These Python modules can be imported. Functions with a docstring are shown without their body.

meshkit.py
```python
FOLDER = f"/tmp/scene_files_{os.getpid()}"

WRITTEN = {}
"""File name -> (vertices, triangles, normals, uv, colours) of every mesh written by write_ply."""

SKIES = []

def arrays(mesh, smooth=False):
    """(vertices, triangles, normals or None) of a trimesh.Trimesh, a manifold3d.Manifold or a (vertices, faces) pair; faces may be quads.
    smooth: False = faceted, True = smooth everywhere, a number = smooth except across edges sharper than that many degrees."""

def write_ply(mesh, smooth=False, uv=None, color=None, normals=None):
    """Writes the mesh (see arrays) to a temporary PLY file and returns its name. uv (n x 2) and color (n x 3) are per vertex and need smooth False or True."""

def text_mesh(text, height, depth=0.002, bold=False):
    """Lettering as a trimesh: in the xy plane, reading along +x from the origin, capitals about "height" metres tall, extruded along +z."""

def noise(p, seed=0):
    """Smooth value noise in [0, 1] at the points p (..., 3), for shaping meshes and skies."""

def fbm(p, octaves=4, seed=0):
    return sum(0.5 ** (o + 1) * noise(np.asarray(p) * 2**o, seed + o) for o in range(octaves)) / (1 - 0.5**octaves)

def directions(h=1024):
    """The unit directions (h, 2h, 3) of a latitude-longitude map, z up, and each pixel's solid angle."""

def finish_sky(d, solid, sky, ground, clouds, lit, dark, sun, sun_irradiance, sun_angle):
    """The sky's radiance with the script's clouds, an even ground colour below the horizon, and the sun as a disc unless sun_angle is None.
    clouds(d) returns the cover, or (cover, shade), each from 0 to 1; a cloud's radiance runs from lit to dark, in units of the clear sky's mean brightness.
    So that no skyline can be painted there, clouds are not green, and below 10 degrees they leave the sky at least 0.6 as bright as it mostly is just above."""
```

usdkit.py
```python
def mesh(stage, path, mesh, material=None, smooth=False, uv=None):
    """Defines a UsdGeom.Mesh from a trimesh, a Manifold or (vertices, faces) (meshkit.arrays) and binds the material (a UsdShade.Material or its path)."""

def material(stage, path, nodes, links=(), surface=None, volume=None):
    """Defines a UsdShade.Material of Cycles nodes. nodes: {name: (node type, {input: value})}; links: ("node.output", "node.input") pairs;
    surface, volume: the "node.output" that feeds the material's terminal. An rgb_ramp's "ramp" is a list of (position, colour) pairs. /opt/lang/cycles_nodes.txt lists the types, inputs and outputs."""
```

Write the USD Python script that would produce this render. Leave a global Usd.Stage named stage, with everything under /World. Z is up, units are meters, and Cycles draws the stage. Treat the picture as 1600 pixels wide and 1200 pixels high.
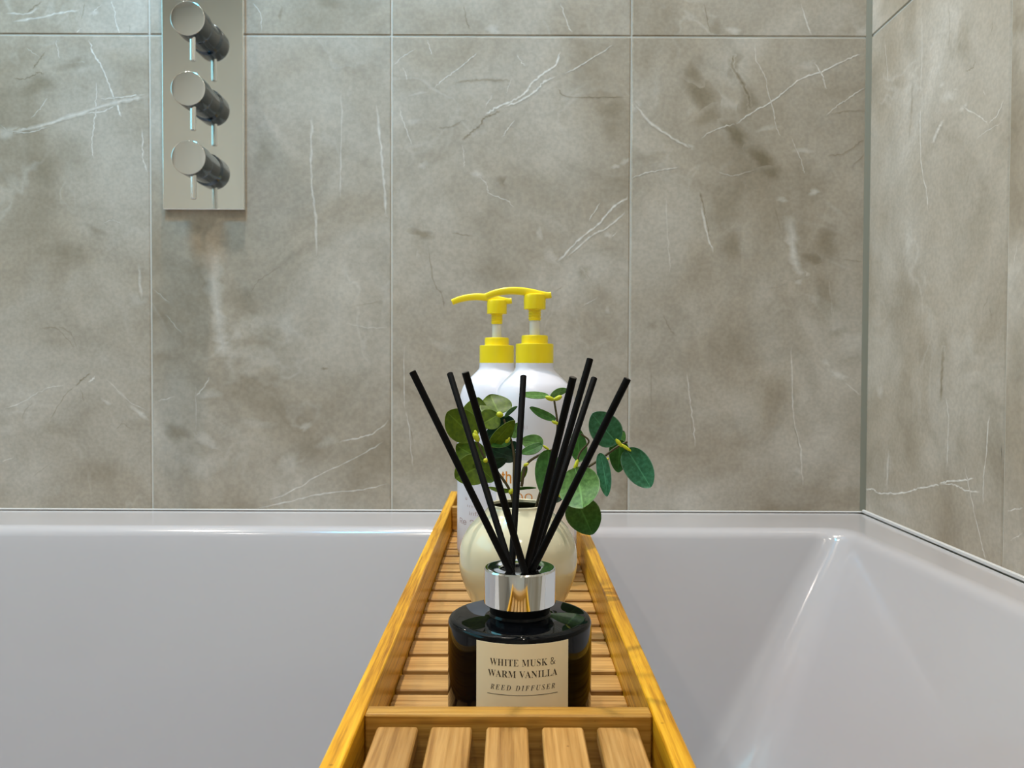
import math, glob, random
import numpy as np, trimesh, usdkit, meshkit
from pxr import Usd, UsdGeom, UsdLux, UsdShade, Gf, Sdf, Vt
import shapely
from shapely import affinity
from shapely.geometry import Polygon, LineString, box as sbox

random.seed(7); RNG = np.random.default_rng(7)
stage = Usd.Stage.CreateInMemory()
UsdGeom.SetStageUpAxis(stage, UsdGeom.Tokens.z); UsdGeom.SetStageMetersPerUnit(stage, 1.0)
UsdGeom.Xform.Define(stage, '/World')

# ------------------------------------------------------------------ camera
F = 1320.0                                   # focal length in pixels of the 1600 x 1200 picture
EYE = np.array([0.0, 0.0, 0.75])
PITCH, ROLL = math.radians(1.39), math.radians(0.2)
fw = np.array([0, math.cos(PITCH), -math.sin(PITCH)])
r0, u0 = np.array([1.0, 0, 0]), np.array([0, math.sin(PITCH), math.cos(PITCH)])
RT = r0 * math.cos(ROLL) + u0 * math.sin(ROLL)
UP = u0 * math.cos(ROLL) - r0 * math.sin(ROLL)
cam = UsdGeom.Camera.Define(stage, '/World/camera')
m = Gf.Matrix4d(1)
m.SetRow(0, Gf.Vec4d(*RT, 0)); m.SetRow(1, Gf.Vec4d(*UP, 0)); m.SetRow(2, Gf.Vec4d(*(-fw), 0)); m.SetRow(3, Gf.Vec4d(*EYE, 1))
cam.AddTransformOp().Set(m)
cam.CreateHorizontalApertureAttr(36.0); cam.CreateVerticalApertureAttr(27.0)
cam.CreateFocalLengthAttr(36.0 * F / 1600)
cam.CreateFStopAttr(22.0); cam.CreateFocusDistanceAttr(0.50)
cam.CreateClippingRangeAttr(Gf.Vec2f(0.02, 100))
cam.CreateExposureAttr(0.07)

# ------------------------------------------------------------------ lights
CEIL = 2.40
DOWNLIGHTS = [(-0.26, 0.82, 1.30, 'nearest the tiled corner'), (-1.02, 0.70, 0.55, 'above the hidden end of the bath'),
              (-0.25, -0.20, 0.50, 'behind the camera on the right'), (-1.00, -0.30, 0.14, 'behind the camera on the left'),
              (0.15, -0.95, 0.25, 'next to the door')]
DOWN_POWER, DOWN_COL = 1400.0, (1.0, 0.90, 0.79)
WIN_POWER, WIN_COL = 1.9, (0.22, 0.86, 1.0)
LED_POWER, LED_COL = 110.0, (0.06, 0.55, 1.0)
AMB = (0.030, 0.031, 0.034)

WORLD_LOOK = '/World/Looks'
dome = UsdLux.DomeLight.Define(stage, '/World/daylight')
dome.CreateIntensityAttr(0.15); dome.CreateColorAttr(Gf.Vec3f(0.6, 0.75, 0.9))

# ------------------------------------------------------------------ helpers
def nrm(a):
    a = np.asarray(a, float); return a / np.linalg.norm(a)

def pt(x, y, d):
    """the point seen at pixel (x, y), d metres in front of the camera"""
    return EYE + d * (fw + RT * (x - 800) / F + UP * (600 - y) / F)

def on_y(x, y, Y):
    v = fw + RT * (x - 800) / F + UP * (600 - y) / F
    return EYE + v * (Y - EYE[1]) / v[1]

def on_x(x, y, X):
    v = fw + RT * (x - 800) / F + UP * (600 - y) / F
    return EYE + v * (X - EYE[0]) / v[0]

USED = set()
def numbered(path):
    p, k = path, 0
    while p in USED:
        k += 1; p = f'{path}_{k:03d}'
    USED.add(p); return p

def tag(p, label=None, cat=None, group=None, kind=None):
    for k, v in (('label', label), ('category', cat), ('group', group), ('kind', kind)):
        if v: p.SetCustomDataByKey(k, v)
    return p

def obj(name, mesh, mat, parent=None, smooth=False, attrs=None, label=None):
    base = str(parent.GetPath()) if parent else '/World'
    g = usdkit.mesh(stage, numbered(f'{base}/{name}'), mesh, MAT[mat], smooth=smooth)
    for k, v in (attrs or {}).items():
        UsdGeom.PrimvarsAPI(g).CreatePrimvar(k, Sdf.ValueTypeNames.FloatArray, 'vertex').Set(Vt.FloatArray.FromNumpy(np.asarray(v, np.float32)))
    p = g.GetPrim()
    if label: p.SetCustomDataByKey('label', label)
    return p

def thing(name, label, cat, loc=(0, 0, 0), group=None, kind=None):
    x = UsdGeom.Xform.Define(stage, numbered('/World/' + name))
    if any(loc): x.AddTranslateOp().Set(Gf.Vec3d(*map(float, loc)))
    return tag(x.GetPrim(), label, cat, group, kind)

cat = trimesh.util.concatenate

def cbox(x0, x1, y0, y1, z0, z1, c=0.001):
    """a box with chamfered edges: 24 vertices, 44 triangles"""
    pts = []
    for sx, x in ((1, x0), (-1, x1)):
        for sy, y in ((1, y0), (-1, y1)):
            for sz, z in ((1, z0), (-1, z1)):
                pts += [(x, y + sy * c, z + sz * c), (x + sx * c, y, z + sz * c), (x + sx * c, y + sy * c, z)]
    return trimesh.convex.convex_hull(np.array(pts))

def rbox(x0, x1, y0, y1, z0, z1, r=0.002, n=3):
    """a box with rounded edges"""
    s = trimesh.creation.uv_sphere(r, count=[2 * n + 2, 4 * n])
    pts = [s.vertices + (x, y, z) for x in (x0 + r, x1 - r) for y in (y0 + r, y1 - r) for z in (z0 + r, z1 - r)]
    return trimesh.convex.convex_hull(np.vstack(pts))

def lathe(profile, n=64, at=(0, 0, 0)):
    """profile: (r, z) from bottom outside to top; spun about z"""
    p = np.asarray(profile, float); V = []; Fc = []
    for r, z in p:
        a = np.arange(n) * 2 * math.pi / n
        V.append(np.stack([r * np.cos(a), r * np.sin(a), np.full(n, z)], 1))
    for i in range(len(p) - 1):
        for j in range(n):
            a, b = i * n + j, i * n + (j + 1) % n
            c, d = a + n, b + n
            if p[i][0] > 1e-9: Fc.append((a, b, d))
            if p[i + 1][0] > 1e-9: Fc.append((a, d, c))
    t = trimesh.Trimesh(np.vstack(V), Fc, process=True)
    t.apply_translation(at); return t

def spline(pts, n=8):
    """Catmull-Rom through points"""
    p = np.asarray(pts, float); p = np.vstack([2 * p[0] - p[1], p, 2 * p[-1] - p[-2]]); out = []
    for i in range(1, len(p) - 2):
        for t in np.linspace(0, 1, n, endpoint=False):
            a, b, c, d = p[i - 1], p[i], p[i + 1], p[i + 2]
            out.append(.5 * (2 * b + (c - a) * t + (2 * a - 5 * b + 4 * c - d) * t * t + (3 * b - a - 3 * c + d) * t ** 3))
    out.append(p[-2]); return np.array(out)

def tube(path, rad, n=10, caps=True):
    """a round tube along a path; rad one radius or one per point"""
    p = np.asarray(path, float); rad = np.broadcast_to(rad, len(p)); V = []; Fc = []
    u = None
    for i in range(len(p)):
        t = nrm(p[min(i + 1, len(p) - 1)] - p[max(i - 1, 0)])
        if u is None: u = nrm(np.cross(t, [0.3, 0.2, 0.9] if abs(t[2]) < .9 else [1, 0, 0]))
        u = nrm(u - t * np.dot(u, t)); w = np.cross(t, u)
        a = np.arange(n) * 2 * math.pi / n
        V.append(p[i] + rad[i] * (np.cos(a)[:, None] * u + np.sin(a)[:, None] * w))
    for i in range(len(p) - 1):
        for j in range(n):
            a, b = i * n + j, i * n + (j + 1) % n
            Fc += [(a, b, b + n), (a, b + n, a + n)]
    if caps:
        V.append(p[[0, -1]]); k = len(p) * n
        for j in range(n):
            Fc.append((k, (j + 1) % n, j)); Fc.append((k + 1, k - n + j, k - n + (j + 1) % n))
    return trimesh.Trimesh(np.vstack(V), Fc, process=False)

# ------------------------------------------------------------------ materials
MAT = {}
def mat(name, nodes, links, surface='p.BSDF'):
    MAT[name] = usdkit.material(stage, f'{WORLD_LOOK}/{name}', nodes, links, surface=surface)

def plain(name, col, rough=0.5, **kw):
    mat(name, {'p': ('principled_bsdf', dict(base_color=col, roughness=rough, **kw))}, [])

def tile_material(name, base, cool, warm, dark):
    N = {'g': ('geometry', {}), 'o': ('object_info', {}),
         'sh': ('vector_math', dict(math_type='scale', vector1=(37.1, 11.7, 23.3))),
         'ad': ('vector_math', dict(math_type='add')),
         'n1': ('noise_texture', dict(scale=5.0, detail=5.0, roughness=0.55, distortion=0.6)),
         'r1': ('rgb_ramp', {'ramp': [(0.28, dark), (0.45, warm), (0.55, base), (0.72, cool)]}),
         'n2': ('noise_texture', dict(scale=11.0, detail=6.0, roughness=0.6, distortion=1.2)),
         'r2': ('rgb_ramp', {'ramp': [(0.30, (0.80, 0.79, 0.76)), (0.5, (1, 1, 1)), (0.70, (1.17, 1.17, 1.18))]}),
         'm2': ('mix', dict(mix_type='multiply', fac=0.72)),
         'n3': ('noise_texture', dict(scale=7.0, detail=3.0, roughness=0.5, distortion=1.5)),
         'r3': ('rgb_ramp', {'ramp': [(0.470, (0, 0, 0)), (0.4975, (.16, .16, .16)), (0.5025, (.16, .16, .16)), (0.530, (0, 0, 0))]}),
         'n4': ('noise_texture', dict(scale=9.0, detail=2.0)),
         'r4': ('rgb_ramp', {'ramp': [(0.5, (0, 0, 0)), (0.66, (1, 1, 1))]}),
         'mv': ('math', dict(math_type='multiply')),
         'm3': ('mix', dict(color2=(0.80, 0.78, 0.74))),
         'as': ('attribute', dict(attribute='stain')), 'ms': ('mix', dict(mix_type='multiply', color2=(0.50, 0.46, 0.35))),
         'ap': ('attribute', dict(attribute='pale')), 'mp': ('mix', dict(color2=(0.82, 0.80, 0.76))),
         'n5': ('noise_texture', dict(scale=220.0, detail=2.0)),
         'r5': ('rgb_ramp', {'ramp': [(0.35, (0.93, 0.93, 0.93)), (0.65, (1.06, 1.06, 1.06))]}),
         'm5': ('mix', dict(mix_type='multiply', fac=1.0)),
         'bp': ('bump', dict(strength=0.10, distance=0.002)),
         'p': ('principled_bsdf', dict(roughness=0.36, specular_ior_level=0.4))}
    L = [('g.position', 'ad.vector1'), ('o.random', 'sh.scale'), ('sh.vector', 'ad.vector2')]
    L += [('ad.vector', f'{k}.vector') for k in ('n1', 'n2', 'n3', 'n4', 'n5')]
    L += [('n1.fac', 'r1.fac'), ('n2.fac', 'r2.fac'), ('r1.color', 'm2.color1'), ('r2.color', 'm2.color2'),
          ('n3.fac', 'r3.fac'), ('n4.fac', 'r4.fac'), ('r3.color', 'mv.value1'), ('r4.color', 'mv.value2'),
          ('mv.value', 'm3.fac'), ('m2.color', 'm3.color1'),
          ('m3.color', 'ms.color1'), ('as.fac', 'ms.fac'), ('ms.color', 'mp.color1'), ('ap.fac', 'mp.fac'),
          ('n5.fac', 'r5.fac'), ('mp.color', 'm5.color1'), ('r5.color', 'm5.color2'),
          ('n2.fac', 'bp.height'), ('bp.normal', 'p.normal'), ('m5.color', 'p.base_color')]
    mat(name, N, L)

tile_material('marble_tile', (0.445, 0.397, 0.332), (0.52, 0.476, 0.415), (0.395, 0.342, 0.272), (0.31, 0.257, 0.188))
plain('grout', (0.66, 0.64, 0.58), 0.85)
plain('sealant', (0.19, 0.185, 0.145), 0.65, specular_ior_level=0.2)
plain('sealant_pale', (0.62, 0.61, 0.60), 0.6)
plain('acrylic', (0.47, 0.455, 0.475), 0.16, coat_weight=0.4, coat_roughness=0.06)
plain('paint', (0.50, 0.48, 0.44), 0.7)
plain('pale_paint', (0.80, 0.82, 0.79), 0.7)
plain('ceiling_paint', (0.82, 0.81, 0.78), 0.8)
plain('floor_stone', (0.22, 0.21, 0.19), 0.4)
plain('white_gloss', (0.8, 0.79, 0.77), 0.3)
plain('dark_chrome', (0.16, 0.19, 0.23), 0.08, metallic=1.0)  # knob sides: chrome darkened to stand for the dark reflections in them
plain('chrome', (0.80, 0.82, 0.83), 0.055, metallic=1.0)
plain('polished_steel', (0.86, 0.88, 0.87), 0.06, metallic=1.0)
plain('black_glass', (0.0025, 0.003, 0.004), 0.03, specular_ior_level=0.17)
plain('dark_hole', (0.006, 0.006, 0.006), 0.6)
plain('label_paper', (0.92, 0.85, 0.64), 0.45)
plain('ink', (0.035, 0.028, 0.02), 0.6)
plain('cream_glaze', (0.72, 0.69, 0.50), 0.14, coat_weight=0.3)
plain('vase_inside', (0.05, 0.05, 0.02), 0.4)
plain('white_plastic', (0.76, 0.77, 0.87), 0.30)
plain('white_label', (0.95, 0.94, 0.93), 0.40)
plain('clear_plastic', (0.72, 0.71, 0.66), 0.25)
plain('yellow_plastic', (0.98, 0.78, 0.008), 0.30)
plain('orange_ink', (0.70, 0.27, 0.03), 0.5)
plain('rose_ink', (0.42, 0.32, 0.36), 0.5)
plain('reed_black', (0.0022, 0.0022, 0.0026), 0.6, specular_ior_level=0.12)
plain('twig', (0.07, 0.055, 0.018), 0.6)
plain('bud_yellow', (0.55, 0.60, 0.02), 0.45)
plain('lamp_white', (0.8, 0.8, 0.8), 0.4)

def wood(name, scale, lo, mid, hi, rough=0.42):
    """bamboo: streaks along the axis with the small scale"""
    N = {'g': ('geometry', {}), 'o': ('object_info', {}),
         'sh': ('vector_math', dict(math_type='scale', vector1=(3.1, 7.7, 5.3))), 'ad': ('vector_math', dict(math_type='add')),
         'mp': ('mapping', dict(scale=scale)), 'n': ('noise_texture', dict(scale=1.0, detail=4.0, roughness=0.65)),
         'r': ('rgb_ramp', {'ramp': [(0.30, lo), (0.48, mid), (0.68, hi)]}),
         'mq': ('mapping', dict(scale=tuple(s * 0.22 for s in scale))), 'nq': ('noise_texture', dict(scale=1.0, detail=2.0)),
         'rq': ('rgb_ramp', {'ramp': [(0.36, (0.82, 0.78, 0.70)), (0.52, (1, 1, 1)), (0.64, (1.08, 1.08, 1.1))]}),
         'm': ('mix', dict(mix_type='multiply', fac=1.0)),
         'ns': ('noise_texture', dict(scale=260.0, detail=1.0)), 'rs': ('rgb_ramp', {'ramp': [(0.17, (0.35, 0.25, 0.15)), (0.22, (1, 1, 1))]}),
         'ms': ('mix', dict(mix_type='multiply', fac=0.8)),
         'hv': ('math', dict(math_type='multiply_add', value2=0.22, value3=0.89)), 'hs': ('vector_math', dict(math_type='scale')),
         'b': ('bump', dict(strength=0.15, distance=0.001)),
         'p': ('principled_bsdf', dict(roughness=rough, specular_ior_level=0.4))}
    L = [('g.position', 'ad.vector1'), ('o.random', 'sh.scale'), ('sh.vector', 'ad.vector2'), ('ad.vector', 'mp.vector'), ('mp.vector', 'n.vector'),
         ('ad.vector', 'mq.vector'), ('mq.vector', 'nq.vector'), ('n.fac', 'r.fac'), ('nq.fac', 'rq.fac'), ('r.color', 'm.color1'), ('rq.color', 'm.color2'),
         ('ad.vector', 'ns.vector'), ('ns.fac', 'rs.fac'), ('m.color', 'ms.color1'), ('rs.color', 'ms.color2'),
         ('o.random', 'hv.value1'), ('ms.color', 'hs.vector1'), ('hv.value', 'hs.scale'), ('hs.vector', 'p.base_color'),
         ('n.fac', 'b.height'), ('b.normal', 'p.normal')]
    mat(name, N, L)

wood('bamboo_rail', (520, 14, 520), (0.34, 0.135, 0.003), (0.70, 0.345, 0.011), (0.88, 0.52, 0.032), 0.30)
wood('bamboo_bar', (14, 520, 520), (0.32, 0.145, 0.018), (0.50, 0.265, 0.045), (0.64, 0.37, 0.085), 0.34)
wood('bamboo_slat', (12, 420, 420), (0.34, 0.175, 0.048), (0.50, 0.29, 0.092), (0.63, 0.395, 0.155))
wood('bamboo_long_slat', (420, 12, 420), (0.28, 0.135, 0.030), (0.45, 0.245, 0.070), (0.58, 0.345, 0.12))

def leaf_material(name, col, back, rim, transl=0.35):
    N = {'g': ('geometry', {}), 'n': ('noise_texture', dict(scale=420.0, detail=3.0)),
         'r': ('rgb_ramp', {'ramp': [(0.3, (0.60, 0.66, 0.6)), (0.5, (1, 1, 1)), (0.7, (1.6, 1.5, 1.6))]}),
         'm': ('mix', dict(mix_type='multiply', fac=1.0, color1=col)),
         'ae': ('attribute', dict(attribute='edge')), 'me': ('mix', dict(color2=rim)),
         'av': ('attribute', dict(attribute='rib')), 'mv': ('mix', dict(color2=tuple(min(1, c * 1.9 + .02) for c in col))),
         'p': ('principled_bsdf', dict(roughness=0.42, specular_ior_level=0.4)), 't': ('translucent_bsdf', dict(color=back)),
         'x': ('mix_closure', dict(fac=transl))}
    L = [('g.position', 'n.vector'), ('n.fac', 'r.fac'), ('r.color', 'm.color2'), ('m.color', 'mv.color1'), ('av.fac', 'mv.fac'),
         ('mv.color', 'me.color1'), ('ae.fac', 'me.fac'), ('me.color', 'p.base_color'), ('p.BSDF', 'x.closure1'), ('t.BSDF', 'x.closure2')]
    mat(name, N, L, 'x.closure')

leaf_material('leaf_olive', (0.095, 0.165, 0.006), (0.20, 0.32, 0.01), (0.20, 0.30, 0.06))
leaf_material('leaf_green', (0.050, 0.175, 0.030), (0.10, 0.22, 0.02), (0.22, 0.34, 0.16))
leaf_material('leaf_blue', (0.050, 0.215, 0.105), (0.06, 0.20, 0.05), (0.34, 0.48, 0.38))
leaf_material('leaf_light', (0.14, 0.31, 0.08), (0.2, 0.36, 0.08), (0.34, 0.48, 0.28))
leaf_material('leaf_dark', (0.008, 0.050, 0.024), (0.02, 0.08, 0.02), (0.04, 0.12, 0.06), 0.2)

# ------------------------------------------------------------------ room shell
D = 1.058                    # face of the tiles behind the bath
XR = 0.443                   # face of the tiles on the right
XL, YN = -1.62, -1.60
ZJ, TH, TW = 1.1560, 0.600, 0.300
RIM = 0.564
G = 0.0009                   # half a joint

def decor(polys):
    """flat ribbons and blobs, a hair proud of a tile, that carry the vein and stain attributes. polys: list of (V (n,2), faces, pale, stain)"""
    V, Fc, pale, stain = [], [], [], []
    n = 0
    for k, (v, f, p, s) in enumerate(polys):
        V.append(np.column_stack([v, np.full(len(v), 0.00003 + 0.000002 * k)])); Fc.append(np.asarray(f) + n)
        pale.append(p); stain.append(s); n += len(v)
    return np.vstack(V), np.vstack(Fc), np.concatenate(pale), np.concatenate(stain)

def vein(pts, w, a, dark=False, jit=1.0, seed=0):
    """a ribbon along a polyline (wall metres): full in the middle and nothing at its borders and ends"""
    g = np.random.default_rng(seed + 91)
    p = spline(np.asarray(pts, float), 7) if len(pts) > 2 else np.linspace(pts[0], pts[1], 9)
    k = len(p); t = np.gradient(p, axis=0); t /= np.maximum(np.linalg.norm(t, axis=1, keepdims=True), 1e-9)
    nn = np.stack([-t[:, 1], t[:, 0]], 1)
    p = p + nn * (g.normal(0, 0.00045 * jit, (k, 1)))
    ww = w * (0.6 + 0.8 * g.random((k, 1)))
    end = np.minimum(1, np.minimum(np.arange(k), np.arange(k)[::-1]) / 2.5)
    al = min(1, a * 1.4) * (0.65 + 0.5 * g.random(k)) * end
    v = np.vstack([p - nn * ww, p, p + nn * ww])
    f = []
    for i in range(k - 1):
        f += [(i, i + 1, k + i + 1), (i, k + i + 1, k + i), (k + i, k + i + 1, 2 * k + i + 1), (k + i, 2 * k + i + 1, 2 * k + i)]
    al = np.concatenate([np.zeros(k), al, np.zeros(k)]); z = np.zeros(3 * k)
    return (v, f, z, al) if dark else (v, f, al, z)

def blob(c, rx, ry, ang, a, dark=False, seed=0):
    g = np.random.default_rng(seed + 17); n = 18
    th = np.arange(n) * 2 * math.pi / n
    wob = 1 + 0.22 * np.sin(2 * th + g.random() * 6) + 0.16 * np.sin(3 * th + g.random() * 6) + 0.10 * np.sin(5 * th + g.random() * 6)
    ca, sa = math.cos(ang), math.sin(ang); V = [np.array([c])]; al = [[a]]
    for s, q in ((0.35, 0.92), (0.65, 0.5), (1.0, 0.0)):
        x, y = rx * s * wob * np.cos(th), ry * s * wob * np.sin(th)
        V.append(np.stack([c[0] + ca * x - sa * y, c[1] + sa * x + ca * y], 1)); al.append(np.full(n, a * q))
    f = [(0, 1 + j, 1 + (j + 1) % n) for j in range(n)]
    for r in range(2):
        for j in range(n):
            A, B = 1 + r * n + j, 1 + r * n + (j + 1) % n
            f += [(A, A + n, B + n), (A, B + n, B)]
    al = np.concatenate(al); z = np.zeros(len(al))
    return (np.vstack(V), f, z, al) if dark else (np.vstack(V), f, al, z)

def tile_mesh(u0, u1, z0, z1, marks):
    """tile in wall coordinates (u, z, proud): a bevelled slab and its marks, clipped to its face"""
    c = 0.0012
    ring = lambda i, h: [(u0 + i, z0 + i, h), (u1 - i, z0 + i, h), (u1 - i, z1 - i, h), (u0 + i, z1 - i, h)]
    V = np.array(ring(c, 0) + ring(0, -c) + ring(0, -0.008))
    Fc = [(0, 1, 2), (0, 2, 3), (8, 10, 9), (8, 11, 10)]
    for r in (0, 4):
        for j in range(4):
            a, b = r + j, r + (j + 1) % 4
            Fc += [(a, a + 4, b + 4), (a, b + 4, b)]
    V0, F0 = V, np.array(Fc); pale, stain = np.zeros(12), np.zeros(12)
    keep = []
    for mk in marks:
        v = mk[0]
        ctr = v.mean(0)
        if not (u0 < ctr[0] < u1 and z0 < ctr[1] < z1): continue
        v = np.column_stack([np.clip(v[:, 0], u0 + c, u1 - c), np.clip(v[:, 1], z0 + c, z1 - c)])
        keep.append((v, *mk[1:]))
    if keep:
        v, f, p, s = decor(keep)
        V0, F0 = np.vstack([V0, v]), np.vstack([F0, f + 12]); pale, stain = np.concatenate([pale, p]), np.concatenate([stain, s])
    return V0, F0, pale, stain

def to_back(V): return np.column_stack([V[:, 0], D - V[:, 2], V[:, 1]])
def to_right(V): return np.column_stack([XR - V[:, 2], V[:, 0], V[:, 1]])

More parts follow.
